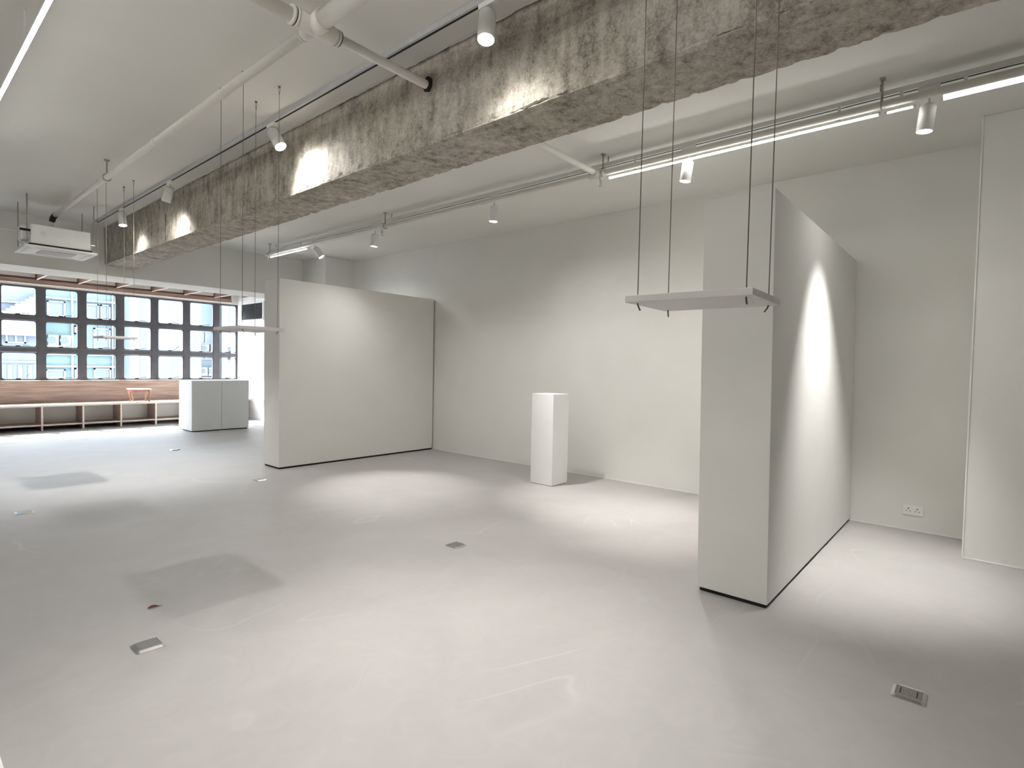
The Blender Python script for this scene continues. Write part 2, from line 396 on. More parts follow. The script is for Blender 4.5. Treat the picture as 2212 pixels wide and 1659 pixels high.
# ------------------------------------------------------------------ windows: dark frame grid with casements
win = struct(empty('window_1', (XM0, YWIN, 0.885)), 'grid of dark metal casement windows across the end wall')
rows = [(0.901, 1.415), (1.511, 2.015), (2.104, 2.643)]
for x in xm: bbox(x-.056, x+.056, YWIN-.035, YWIN+.035, .885, 2.665, b=.004).build('mullion', M_FRAME, win)
bbox(XWIN-.022, XWIN+.002, YWIN-.035, YWIN+.035, .885, 2.665, b=.004).build('mullion', M_FRAME, win)
for z0, z1 in ((1.418, 1.508), (2.018, 2.101)):
    bbox(XWL, XWIN, YWIN-.032, YWIN+.032, z0, z1, b=.004).build('transom', M_FRAME, win)
bbox(XWL, XWIN, YWIN-.034, YWIN+.034, 2.64, 2.668, b=.003).build('head_rail', M_FRAME, win)
bbox(XWL, XWIN, YWIN-.034, YWIN+.034, .882, .903, b=.003).build('sill_rail', M_FRAME, win)
def sash(x0, x1, z0, z1, short=False, stay=0.1):
    """rounded-corner casement frame"""
    mb = MB(); t = .016; rr = .035; seg = 4
    outer = [(x0, z0), (x1, z0), (x1, z1), (x0, z1)]
    inner = []
    for (cx, cz, a0) in ((x0+t+rr, z0+t+rr, math.pi), (x1-t-rr, z0+t+rr, 1.5*math.pi), (x1-t-rr, z1-t-rr, 0), (x0+t+rr, z1-t-rr, .5*math.pi)):
        inner.append([(cx+rr*math.cos(a0+.5*math.pi*i/seg), cz+rr*math.sin(a0+.5*math.pi*i/seg)) for i in range(seg+1)])
    ya, yb = YWIN-.022, YWIN+.022
    def ring(y):
        i0 = len(mb.v)
        for (px, pz) in outer: mb.v.append((px, y, pz))
        for c in inner:
            for (px, pz) in c: mb.v.append((px, y, pz))
        return i0
    A = ring(ya); B = ring(yb); n = seg+1
    for I, fl in ((A, 0), (B, 1)):
        for c in range(4):
            q = []
            for i in range(seg): mb.f.append((I+c, I+4+c*n+i, I+4+c*n+i+1))
            d = (c+1) % 4
            mb.f.append((I+c, I+4+c*n+seg, I+4+d*n, I+d))
    tot = 4*n
    for i in range(tot):
        j = (i+1) % tot; mb.f.append((A+4+i, A+4+j, B+4+j, B+4+i))
    o = mb.build('sash', M_FRAME, win)
    box(x0+t*.7, x1-t*.7, YWIN-.003, YWIN+.003, z0+t*.7, z1-t*.7).build('pane', M_GLASS, o)
    hx = (x0+x1)/2-.02; hz = z0+.012
    MB().bbox(hx-.035, hx+.035, ya-.028, ya, hz-.006, hz+.020, b=.006).tube([(hx, ya-.02, hz+.015), (hx+.075, ya-.03, hz+.025), (hx+.17, ya-.03, hz+.02+stay*.7)], .0055, 6).build('handle', M_HAND, o)
edges = [(xm[i]+.056, xm[i+1]-.056) for i in range(len(xm)-1)] + [(xm[-1]+.056, XWIN-.022)]
for ci, (a, b_) in enumerate(edges):
    for ri, (z0, z1) in enumerate(rows):
        st = .12 if (ci, ri) in ((4, 0), (8, 1), (9, 0)) else random.choice((0.0, .02, .03))
        sash(a+.002, b_-.002, z0, z1, stay=st)
# pale sill line over the bench back
struct(bbox(XWL, XWIN, 13.535, 13.64, .872, .889, b=.003).build('trim_2', M_PALE_LIT), 'pale timber sill under the windows')

# ------------------------------------------------------------------ pelmet of timber coffers over the windows
pel = tag(empty('window_pelmet', (XM0, 12.9, 2.76)), 'brown timber pelmet of open coffers above the row of windows', 'pelmet')
PX0, PX1 = -1.2, 5.55
bbox(PX0, PX1, 12.24, 12.28, 2.762, 3.0, b=.003).build('front_board', M_BROWN, pel)
bbox(PX0, PX1, 13.44, 13.475, 2.69, 3.0, b=.003).build('back_board', M_BROWN, pel)
bbox(PX0, PX1, 13.41, 13.44, 2.695, 2.765, b=.003).build('rail', M_OAK, pel)
bbox(PX0, PX1, 13.405, 13.48, 2.676, 2.694, b=.002).build('edge_strip', M_PALE_LIT, pel)  # sunlight on this lower edge is painted as a pale tone
box(PX0, PX1, 12.24, 13.475, 3.0, 3.03).build('top_panel', M_BROWN, pel)
xs = [2.064+.622*k for k in range(-5, 6)]
for x in xs:
    d_ = bbox(x-.012, x+.012, 12.28, 13.42, 2.772, 3.0, b=.002).build('divider', M_BROWN, pel)
    bbox(x-.014, x+.014, 12.28, 13.41, 2.760, 2.772, b=.002).build('edge_strip', M_PALE_LIT, d_)  # underside of the divider, its sunlight put into the pale colour
for i, x in enumerate(xs[:-1]):
    bbox(x+.02, x+.60, 13.425, 13.44, 2.80, 2.868, b=.002).build('panel', M_WHITE, pel)

# ------------------------------------------------------------------ air grille on the bay wall
gr = tag(empty('air_grille', (XWIN, 12.84, 2.29)), 'dark louvred air grille high on the white wall beside the windows', 'air grille')
box(XWIN-.012, XWIN-.002, 12.31, 13.37, 2.29, 2.66).build('backing', M_BLACK, gr)
MB().bbox(XWIN-.03, XWIN, 12.28, 13.40, 2.655, 2.69).bbox(XWIN-.03, XWIN, 12.28, 13.40, 2.262, 2.295).bbox(XWIN-.03, XWIN, 12.28, 12.315, 2.295, 2.655).bbox(XWIN-.03, XWIN, 13.365, 13.40, 2.295, 2.655).build('frame', M_METALW, gr)
for k in range(11):
    z = 2.31+.032*k
    s_ = MB(); s_.v = [(XWIN-.028, 12.315, z), (XWIN-.028, 13.365, z), (XWIN-.010, 13.365, z+.02), (XWIN-.010, 12.315, z+.02),
                       (XWIN-.028, 12.315, z+.004), (XWIN-.028, 13.365, z+.004), (XWIN-.010, 13.365, z+.024), (XWIN-.010, 12.315, z+.024)]
    s_.f = [(0, 3, 2, 1), (4, 5, 6, 7), (0, 1, 5, 4), (2, 3, 7, 6), (1, 2, 6, 5), (3, 0, 4, 7)]
    s_.build('slat', M_FRAME, gr)
bx = tag(bbox(XWIN-.10, XWIN, 12.0, 13.40, 2.70, 2.80, b=.004).build('duct_casing', M_PLINTH), 'white boxed duct casing above the dark air grille', 'duct')

# ------------------------------------------------------------------ bench under the windows
bn = tag(empty('window_bench', (3.0, 12.85, 0)), 'long oak bench with open bays running under the windows', 'bench')
BX0, BX1 = -1.0, XWIN-.01
dv = [2.036+.599*k for k in range(-5, 7)]
bbox(BX0, BX1, 12.84, 13.535, .435, .465, b=.003).build('seat', M_SEAT, bn)
bbox(BX0, BX1, 13.52, 13.60, .465, .872, b=.003).build('backrest_panel', M_OAK, bn)
bbox(BX0, BX1, 13.36, 13.38, .02, .435, b=.002).build('back_panel', M_WHITE, bn)
for x in dv:
    if x < BX1:
        d_ = bbox(x-.013, x+.013, 12.862, 13.36, .0, .435, b=.002).build('divider', M_OAK, bn)
        bbox(x-.0145, x+.0145, 12.848, 12.862, .0, .435, b=.002).build('edge_strip', M_PALE_LIT, d_)
for i in range(len(dv)-1):
    x0, x1 = dv[i]+.014, min(dv[i+1]-.014, BX1)
    if x1-x0 > .1:
        s_ = bbox(x0, x1, 12.872, 13.36, .090, .112, b=.002).build('shelf', M_OAK, bn)
        bbox(x0, x1, 12.858, 12.872, .088, .114, b=.002).build('edge_strip', M_PALE_LIT, s_)

# small stool with curved legs standing on the bench
st = tag(empty('footstool', (3.615, 13.12, .465)), 'little reddish wooden stool with curved cabriole legs on the bench', 'stool')
bbox(3.425, 3.805, 12.99, 13.25, .705, .728, b=.006).build('top', M_SEAT, st)
MB().bbox(3.475, 3.755, 13.025, 13.040, .668, .706, b=.003).bbox(3.475, 3.755, 13.20, 13.215, .668, .706, b=.003).bbox(3.475, 3.490, 13.04, 13.20, .668, .706, b=.003).bbox(3.740, 3.755, 13.04, 13.20, .668, .706, b=.003).build('apron', M_RED, st)
for sx in (-1, 1):
    for sy in (-1, 1):
        cx, cy = 3.615+sx*.130, 13.12+sy*.085
        pr = [(0, .243, .020), (.020, .215, .026), (.030, .185, .022), (.022, .14, .015), (.006, .09, .011), (-.002, .05, .010), (.004, .022, .012), (.020, .008, .017), (.030, .0035, .014)]
        tube([(cx+sx*o*1.0, cy+sy*o*.6, .465+z) for o, z, r in pr], [r for o, z, r in pr], n=10).build('leg', M_RED, st)

# ------------------------------------------------------------------ white counters by the window
for i, (x0, x1, lb) in enumerate(((3.889, 4.415, 'white waist-high counter block whose side catches the sun, nearer the bench'), (4.419, 4.930, 'white waist-high counter block next to the sunlit bay wall'))):
    c = tag(empty('counter_block', ((x0+x1)/2, 11.4, 0)), lb, 'counter', 'white counter blocks by the windows')
    bbox(x0, x1, 11.10, 11.74, .018, .953, b=.003).build('body', M_PLINTH, c)
    box(x0+.015, x1-.015, 11.12, 11.72, 0, .02).build('plinth', M_BLACK, c)

# ------------------------------------------------------------------ partitions and pedestals
def partition(x0, x1, y0, y1, z1, lean, label):
    c = tag(empty('partition_wall', ((x0+x1)/2, (y0+y1)/2, 0)), label, 'partition', 'freestanding white display partitions')
    mb = bbox(x0, x1, y0, y1, .023, z1, b=.003)
    mb.v = [(x, y+lean*(z-1.2), z) for x, y, z in mb.v]
    mb.build('body', M_WHITE, c)
    box(x0+.012, x1-.004, y0+.012-lean*1.2, y1-.012-lean*1.2, 0, .025).build('plinth', M_BLACK, c)
    return c
pt = partition(3.300, 5.845, .905, 1.310, 2.372, .014, 'tall thick white partition beside the wall socket, nearest the camera')
pb = partition(3.318, 5.828, 6.635, 7.040, 2.372, .003, 'white partition with a dark gap at the wall, nearer the windows')
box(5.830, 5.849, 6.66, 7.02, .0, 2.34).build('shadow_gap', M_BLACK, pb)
pd = tag(empty('display_pedestal', (5.15, 3.81, 0)), 'narrow white pedestal standing alone between the two partitions', 'pedestal')
bbox(5.0, 5.303, 3.660, 3.968, .004, 1.04, b=.003).build('body', M_PLINTH, pd)
box(5.006, 5.297, 3.666, 3.962, 0, .006).build('plinth', M_BLACK, pd)
tb = tag(empty('low_plinth', (-.3, 1.6, 0)), 'corner of a low white plinth at the very lower left', 'plinth')
bbox(-.75, .226, .9, 3.3, .02, .25, b=.004).build('body', M_PLINTH, tb)
box(-.73, .206, .92, 3.28, 0, .022).build('plinth', M_BLACK, tb)

# ------------------------------------------------------------------ wall socket
so = tag(empty('wall_socket', (XR, .4265, .18)), 'white double power socket low on the wall beside the thick partition', 'socket')
bbox(XR-.011, XR, .3535, .4995, .137, .223, b=.004).build('plate', M_PLINTH, so)
bbox(XR-.0135, XR-.010, .41, .443, .207, .214, b=.001).build('switch', M_METALW, so)
for cy in (.459, .396):
    h = MB()
    h.box(XR-.0122, XR-.0105, cy-.0045, cy+.0045, .188, .197)
    h.box(XR-.0122, XR-.0105, cy-.0165, cy-.0085, .170, .175)
    h.box(XR-.0122, XR-.0105, cy+.0085, cy+.0165, .170, .175)
    h.build('pin_holes', M_BLACK, so)

# ------------------------------------------------------------------ floor boxes
fb = [(.842, 2.935, 'steel floor box beside the dry leaf, nearest the lower left corner', 0),
      (2.845, 2.950, 'steel floor box in the open floor in front of the pedestal', 0),
      (2.837, .192, 'steel floor box with two slots, in front of the column at right', 1),
      (.862, 6.222, 'steel floor box by the hanging shelf shadow at the left edge', 0),
      (2.877, 6.180, 'steel floor box beside the narrow end of the far partition', 0),
      (2.954, 9.076, 'steel floor box farthest back, in front of the white counters', 0)]
for x, y, lb, slots in fb:
    o = tag(empty('floor_box', (x, y, 0)), lb, 'floor box', 'steel floor boxes')
    h = .060; t = .012; mb = MB()
    def rring(hh, z, r):
        i0 = len(mb.v)
        for cx, cy, a0 in ((1, 1, 0), (-1, 1, .5*math.pi), (-1, -1, math.pi), (1, -1, 1.5*math.pi)):
            for k in range(4):
                a = a0+.5*math.pi*k/3; mb.v.append((x+cx*(hh-r)+r*math.cos(a), y+cy*(hh-r)+r*math.sin(a), z))
        return list(range(i0, i0+16))
    r0 = rring(h, 0, .012); r1 = rring(h, .003, .012); r2_ = rring(h-t, .0115, .008); r3 = rring(h-t-.002, .0118, .007); r4 = rring(h-t-.003, .0105, .007)
    for a, b_ in ((r0, r1), (r1, r2_), (r2_, r3), (r3, r4)):
        for i in range(16): mb.f.append((a[i], a[(i+1) % 16], b_[(i+1) % 16], b_[i]))
    mb.build('rim', M_BRASS, o)
    bbox(x-.0448, x+.0448, y-.0448, y+.0448, .008, .0112, b=.001).build('lid', M_LID, o)
    if slots:
        for dy in (-.028, .03):
            bbox(x-.028, x+.028, y+dy-.002, y+dy+.002, .0108, .0116, b=.0004).build('slot', M_BLACK, o)

# dry curled leaf on the floor
lf = MB(); n = 9
for i in range(n):
    t = i/(n-1); wd = .009*math.sin(math.pi*min(1, t*1.15+.05))*(1-.4*t)+.001
    px = .968+.066*t; py = 3.378-.012*t; zz = .002+.003*abs(math.sin(t*4))
    lf.v += [(px, py-wd, zz+wd*.8), (px, py, zz*.5+.0012), (px, py+wd, zz+wd*.9)]
for i in range(n-1):
    a = i*3; lf.f += [(a, a+1, a+4, a+3), (a+1, a+2, a+5, a+4)]
o = lf.build('dry_leaf', M_DRY); mod = o.modifiers.new('thick', 'SOLIDIFY'); mod.thickness = .0015
tag(o, 'small curled brown dry leaf lying on the floor', 'leaf')

# ------------------------------------------------------------------ hanging shelves
def hanging_shelf(y0, y1, z, label, rotz=0.0, zc=H):
    x0, x1 = 1.570, 1.880; cx, cyy = (x0+x1)/2, (y0+y1)/2
    c = tag(empty('hanging_shelf', (cx, cyy, z)), label, 'shelf', 'shelves hanging on steel wires')
    def R(px, py):
        a = rotz; return (cx+(px-cx)*math.cos(a)-(py-cyy)*math.sin(a), cyy+(px-cx)*math.sin(a)+(py-cyy)*math.cos(a))
    mb = bbox(x0, x1, y0, y1, z, z+.021, b=.0015)
    mb.v = [(*R(a, b_), q) for a, b_, q in mb.v]; mb.build('board', M_SHELF, c)
    for k, (wx, wy) in enumerate(((x0+.035, y0+.027), (x1-.035, y0+.027), (x0+.035, y1-.027), (x1-.035, y1-.027))):
        px, py = R(wx, wy)
        wv = tube([(px, py, z-.004), (px, py, zc-.035)], .0016, 6)
        # loop at the ceiling hook, knot and cut end under the board
        lp = [(px+.006*math.sin(2*math.pi*i/10), py, zc-.021+.014*-math.cos(2*math.pi*i/10)) for i in range(11)]
        wv.tube(lp, .0016, 5).tube([(px, py, zc-.034), (px, py, zc-.055)], .0028, 6)
        a = random.uniform(0, 6.28)
        wv.tube([(px, py, z-.001), (px+.004*math.cos(a), py+.004*math.sin(a), z-.010), (px+.014*math.cos(a), py+.014*math.sin(a), z-.022)], .0026, 6)
        w_ = wv.build('wire', M_WIRE, c)
        tube([(px, py, zc-.012), (px, py, zc-.004), (px, py, zc)], [.004, .009, .010], n=10).build('anchor', M_WIRE, w_)
hanging_shelf(.495, .880, 1.5585, 'white hanging shelf in front of the thick partition, largest in view', .035)
hanging_shelf(3.690, 4.090, 1.556, 'white hanging shelf overlapping the narrow end of the far partition')
hanging_shelf(6.850, 7.240, 1.552, 'white hanging shelf seen edge-on against the window panes')

# ------------------------------------------------------------------ pipes
# sprinkler branch along the room (camera side of the beam)
p1 = tag(empty('sprinkler_pipe', (1.495, 2.65, 3.045)), 'cream pipe crossing the ceiling with a branching tee joint', 'pipe')
PZ = 3.052
tube([(1.495, 2.70, PZ), (1.495, 8.60, PZ)], .026, 16).build('branch_pipe', M_PIPE, p1)
for y in (5.02,):
    tube([(1.495, y-.03, PZ), (1.495, y+.03, PZ)], .030, 16).build('coupling', M_PIPE, p1)
tube([(1.495, 2.60, PZ), (1.495, -3.9, PZ)], .045, 18).build('main_pipe', M_PIPE, p1)
tube([(-5.1, 2.65, PZ), (1.46, 2.65, PZ)], .034, 16).build('cross_pipe', M_PIPE, p1)
tube([(1.52, 2.65, PZ), (4.17, 2.65, PZ)], .0255, 16).build('cross_pipe', M_PIPE, p1)
tee = MB().tube([(1.39, 2.65, PZ), (1.41, 2.65, PZ), (1.60, 2.65, PZ), (1.62, 2.65, PZ)], [.043, .046, .042, .038], 18)
tee.tube([(1.495, 2.65, PZ), (1.495, 2.55, PZ)], [.046, .053], 18).tube([(1.495, 2.65, PZ), (1.495, 2.74, PZ), (1.495, 2.75, PZ)], [.040, .040, .034], 18)
tee.build('tee', M_PIPE, p1)
for x, r in ((1.375, .047), (1.395, .047), (1.625, .041)):
    tube([(x-.007, 2.65, PZ), (x+.007, 2.65, PZ)], r, 18).build('collar', M_PIPE, p1)
for x, r in ((1.385, .0455), (1.634, .0395)):
    tube([(x-.004, 2.65, PZ), (x+.004, 2.65, PZ)], r, 18).build('gasket', M_GASKET, p1)
tube([(1.495, 2.752, PZ), (1.495, 2.762, PZ)], .037, 18).build('collar', M_PIPE, p1)
def hanger(parent, x, y, zp, r):
    h = tube([(x, y, zp+r), (x, y, H)], .007, 8)
    h.build('hanger_rod', M_ROD, parent)
    arc = [(x+(r+.006)*math.sin(a), y, zp+(r+.006)*-math.cos(a)) for a in [math.pi*(-1+2*i/16) for i in range(17)]]
    tube(arc, .005, 6).build('clamp', M_ROD, parent)
    bbox(x-.020, x+.020, y-.014, y+.014, H-.012, H, b=.002).build('hanger_plate', M_ROD, parent)
hanger(p1, 1.495, 6.38, PZ, .026)
tube([(1.495, 8.58, PZ), (1.495, 8.70, PZ-.01), (1.495, 8.76, PZ-.04)], .031, 12).build('insulation', M_BLACK, p1)
tube([(1.495, 8.75, PZ-.04), (1.49, 8.80, 2.98), (1.48, 8.80, 2.89)], .027, 12).build('drop_pipe', M_PIPE, p1)

# sprinkler line along the long wall
p2 = tag(empty('sprinkler_pipe', (4.20, 2.65, 3.05)), 'cream pipe with small sprinkler heads running along the long wall lights', 'pipe')
tube([(4.20, -3.9, 3.05), (4.20, 8.86, 3.05)], .025, 16).build('main_pipe', M_PIPE, p2)
cr_ = MB().tube([(4.13, 2.65, 3.05), (4.27, 2.65, 3.05)], .033, 14).tube([(4.20, 2.57, 3.05), (4.20, 2.73, 3.05)], .033, 14)
cr_.build('cross_fitting', M_PIPE, p2)
for y in (.56, 2.60, 5.72, 8.74): hanger(p2, 4.20, y, 3.05, .025)
for y in (2.62, 5.78, 8.80):
    e_ = tube([(4.20, y, 3.04), (4.20, y, 2.995)], .016, 10).build('sprinkler_socket', M_PIPE, p2)
    hd = MB().tube([(4.20, y, 2.996), (4.20, y, 2.975)], .011, 8)
    hd.tube([(4.190, y, 2.976), (4.186, y, 2.958), (4.197, y, 2.944)], .003, 6).tube([(4.210, y, 2.976), (4.214, y, 2.958), (4.203, y, 2.944)], .003, 6)
    hd.tube([(4.20, y, 2.944), (4.20, y, 2.940)], .016, 12)
    hd.build('sprinkler_head', M_STEEL, p2)

# ------------------------------------------------------------------ lighting tracks
def track(name, x, y0, y1, ztop, label, hang, m_body):
    t = tag(empty(name, (x, (y0+y1)/2, ztop)), label, 'light track')
    bbox(x-.0175, x+.0175, y0, y1, ztop-.034, ztop, b=.002).build('rail', m_body, t)
    box(x-.006+.004, x+.010, y0+.01, y1-.01, ztop-.0355, ztop-.032).build('slot', M_BLACK, t)
    y = y0
    k = 0
    while y < y1:
        bbox(x-.019, x+.019, y-.012, y+.012, ztop-.030, ztop-.004, b=.001).build('joint', m_body, t); y += 1.0
    for y in hang:
        tube([(x, y, ztop), (x, y, H)], .005, 8).build('hanger_rod', M_ROD, t)
    return t
track('lighting_track', 2.055, -3.8, 9.25, H, 'grey aluminium light track with a black slot beside the concrete beam', (), M_TRACK)
track('lighting_track', 4.285, -3.8, 8.90, 3.165, 'white light track hung along the long wall above the sprinkler pipe', (-2.0, .58, 2.6, 5.7, 8.7), M_METALW)

def spotlight(x, y, ztrack, aim, label, power, group, body=None, angle=128, blend=.9, drop=.02, L=.165, r=.044, core=2.0, flood=.8, cang=58):
    c = tag(empty('track_spotlight', (x, y, ztrack)), label, 'spotlight', group)
    bbox(x-.016, x+.016, y-.055, y+.055, ztrack-.028, ztrack, b=.003).build('adaptor', M_METALW, c)
    la = Vector(aim).normalized(); d = Vector(body).normalized() if body else la   # lens may be gimballed inside the can
    piv = Vector((x, y, ztrack-.028-drop))
    MB().tube([(x, y, ztrack-.026), tuple(piv), tuple(piv+d*.05)], .007, 8).build('stem', M_METALW, c)
    top = piv + d*.002; a, b_ = top, top + d*L
    can = MB().tube([a+d*.000, a+d*.006, a+d*.018, a+d*(L-.003), b_], [r*.55, r*.80, r, r, r*.95], 24, caps=False)
    n = 24; can.f.append(tuple(reversed(range(n))))
    can.tube([b_, b_-d*.010, b_-d*.020], [r*.95, r*.90, r*.86], 24, caps=False)
    bo = can.build('body', M_METALW, c)
    MB().disc(b_-d*.008, d, r*.90, 24).build('lens', M_LENS, bo)
    ld = bpy.data.lights.new('spot', 'SPOT'); ld.energy = power*flood*.72; ld.spot_size = math.radians(angle); ld.spot_blend = blend
    ld.shadow_soft_size = .035; ld.color = (1.0, .985, .966)
    lo = bpy.data.objects.new('spot', ld); COL.objects.link(lo)
    p = b_ + d*.006
    mat4 = la.to_track_quat('-Z', 'Y').to_matrix().to_4x4(); mat4.translation = p
    lo.matrix_world = mat4
    fix_parent(lo, c)
    l2 = bpy.data.lights.new('spot_core', 'SPOT'); l2.energy = power*core*.75; l2.spot_size = math.radians(cang); l2.spot_blend = 1.0
    l2.shadow_soft_size = .035; l2.color = ld.color
    lo2 = bpy.data.objects.new('spot_core', l2); COL.objects.link(lo2); lo2.matrix_world = mat4; fix_parent(lo2, c)
    return c
T1, T2 = H-.034, 3.131
G1, G2 = 'white spotlights on the track by the beam', 'white spotlights on the long wall track'
spotlight(2.055, 1.97, T1, (-.19, -.12, -1), 'white track spotlight by the beam, largest, at top centre', SPOT_W, G1, angle=150, blend=.95, flood=.62, core=4.0, cang=74)
spotlight(2.055, 4.26, T1, (.22, -.62, -1), 'white track spotlight throwing the brightest patch onto the beam', SPOT_W, G1, angle=122, blend=.7, flood=1.0, core=1.0)
spotlight(2.055, 6.47, T1, (-.10, .40, -1), 'white track spotlight turned away, above the thin crack in the beam', SPOT_W, G1, angle=156, blend=.9, flood=1.1, core=2.8, cang=78)
spotlight(2.055, 8.13, T1, (.03, -.20, -1), 'white track spotlight nearest the ceiling air conditioner', SPOT_W, G1, core=1.2, cang=74)
spotlight(4.285, .325, T2, (.10, .17, -1), 'white track spotlight beside the thick bright LED tube', SPOT_W, G2, body=(0, .10, -1), drop=.08, flood=.25, angle=150, blend=1.0, core=6.5, cang=60)
spotlight(4.285, 1.86, T2, (.06, .10, -1), 'white track spotlight below the thin LED line, above the thick partition', SPOT_W, G2, body=(-.02, .13, -1), drop=.08, flood=1.3, angle=156, blend=1.0, core=3.8, cang=46)
spotlight(4.285, 3.96, T2, (.22, -.36, -1), 'white track spotlight alone in the middle of the long wall track', SPOT_W, G2, body=(-.02, .05, -1), drop=.08, flood=1.35, angle=156, blend=1.0, core=4.2, cang=46)
spotlight(4.285, 6.05, T2, (-.20, -.42, -1), 'white track spotlight next to a sprinkler head, above the far partition', SPOT_W, G2, body=(-.02, .08, -1), drop=.08, flood=1.3, angle=156, blend=1.0, core=5.4, cang=42)
spotlight(4.285, 7.52, T2, (.60, .05, -1), 'white track spotlight tilted towards the wall, last before the windows', SPOT_W, G2, body=(.5, -.5, -1), drop=.08, flood=.8, angle=120, blend=.9, core=.4)

# ------------------------------------------------------------------ LED battens
def batten(x, y0, y1, z, r, label, clips=(), open_tube=False):
    c = tag(empty('led_batten', (x, (y0+y1)/2, z)), label, 'LED light', 'slim LED battens under the ceiling')
    if open_tube:
        tube([(x, y0+.012, z), (x, y1-.012, z)], r, 14).build('diffuser', M_LED3, c)
    else:
        df = MB(); n = 10
        for yy in (y0+.012, y1-.012):
            for i in range(n+1):
                a = math.pi*(1+i/n); df.v.append((x+r*math.cos(a), yy, z+r*math.sin(a)))
        for i in range(n): df.smooth.add(len(df.f)); df.f.append((i, i+1, n+2+i, n+1+i))
        df.build('diffuser', M_LED if r < .02 else M_LED2, c)
        bbox(x-r*1.02, x+r*1.02, y0+.004, y1-.004, z, z+r*.8, b=r*.1).build('housing', M_METALW, c)
    for ya, yb in ((y0, y0+.014), (y1-.014, y1)):
        tube([(x, ya, z), (x, yb, z)], r*1.06, 14).build('end_cap', M_METALW, c)
    for y in clips:
        bbox(x-.005, x+.005, y-.01, y+.01, z+r*.6, H-.001 if x < 4 else 3.1305, b=.002).build('clip', M_METALW, c)
    return c
batten(4.262, -1.45, .266, 3.045, .030, 'thick bright LED tube leaving the frame at upper right', (-1.2, .15))
batten(4.225, .385, .545, 3.006, .008, 'short thin LED line between the spotlight and a pipe hanger', (.46,))
batten(4.225, .565, 2.56, 3.008, .011, 'long thin LED line above the thick partition', (.8, 2.3))
batten(4.225, 7.62, 8.76, 3.012, .009, 'thin LED line at the window end of the long wall', (7.8, 8.6))
batten(.575, -3.0, 6.4, 3.02, .0105, 'bright LED line crossing the upper left corner', (-2, 0, 2, 4, 6))
batten(.15, 1.2, 2.75, 3.10, .045, 'broad LED tube at the very top left corner beside the LED line', (1.5, 2.5), True)
batten(-2.2, -3.0, 8.4, 2.70, .022, 'added unseen LED batten lighting the left half of the hall', (-2, 0, 2, 4, 6), True)  # unseen lamp, added to fill the left side with light

# ------------------------------------------------------------------ ceiling cassette air conditioner
ac = tag(empty('cassette_air_conditioner', (1.53, 8.74, 2.62)), 'white ceiling cassette air conditioner hung on rods before the windows', 'air conditioner')
AX0, AX1, AY0, AY1 = 1.185, 1.875, 8.395, 9.085
bbox(1.245, 1.815, 8.45, 9.02, 2.655, 2.885, b=.01).build('body', M_METALW, ac)
box(1.235, 1.825, 8.44, 9.03, 2.632, 2.660).build('gasket', M_BLACK, ac)
pn = bbox(AX0, AX1, AY0, AY1, 2.612, 2.636, b=.006).build('panel', M_PLINTH, ac)
bbox(1.36, 1.70, 8.57, 8.91, 2.607, 2.613, b=.001).build('intake_grille', M_ACGRILLE, pn)
for k in range(9):
    bbox(1.365, 1.695, 8.585+k*.038, 8.592+k*.038, 2.604, 2.608, b=.0005).build('louvre', M_METALW, pn)
for (x0, x1, y0, y1) in ((1.30, 1.76, 8.435, 8.475), (1.30, 1.76, 9.005, 9.045), (1.225, 1.265, 8.51, 8.97), (1.795, 1.835, 8.51, 8.97)):
    bbox(x0, x1, y0, y1, 2.606, 2.613, b=.002).build('air_flap', M_WHITE, pn)
bbox(1.165, 1.25, 8.50, 8.68, 2.70, 2.86, b=.008).build('control_box', M_METALW, ac)
MB().bbox(1.15, 1.245, 8.435, 8.455, 2.79, 2.815, b=.003).build('cable_clamp', M_BLACK, ac)
MB().disc((1.36, 8.449, 2.79), (0, -1, 0), .028).build('knockout', M_WHITE, ac)
for x in (1.215, 1.845):
    for y in (8.45, 9.02):
        MB().tube([(x, y, 2.68), (x, y, H)], .006, 8).build('hanger_rod', M_ROD, ac)
        bbox(x-.03 if x > 1.5 else x-.012, x+.012 if x > 1.5 else x+.03, y-.014, y+.014, 2.725, 2.735, b=.001).build('bracket', M_STEEL, ac)
hs = [Vector((1.17, 8.55, 2.80))]
pts = [(1.163, 8.58, 2.80), (1.02, 8.58, 2.79), (.82, 8.58, 2.83), (.62, 8.6, 2.93), (.4, 8.62, 2.98), (.1, 8.65, 2.99), (-.4, 8.7, 2.99)]
tag(tube(pts, .011, 8).build('cable_conduit', M_PIPE), 'white cable conduit curving away left of the air conditioner', 'conduit')

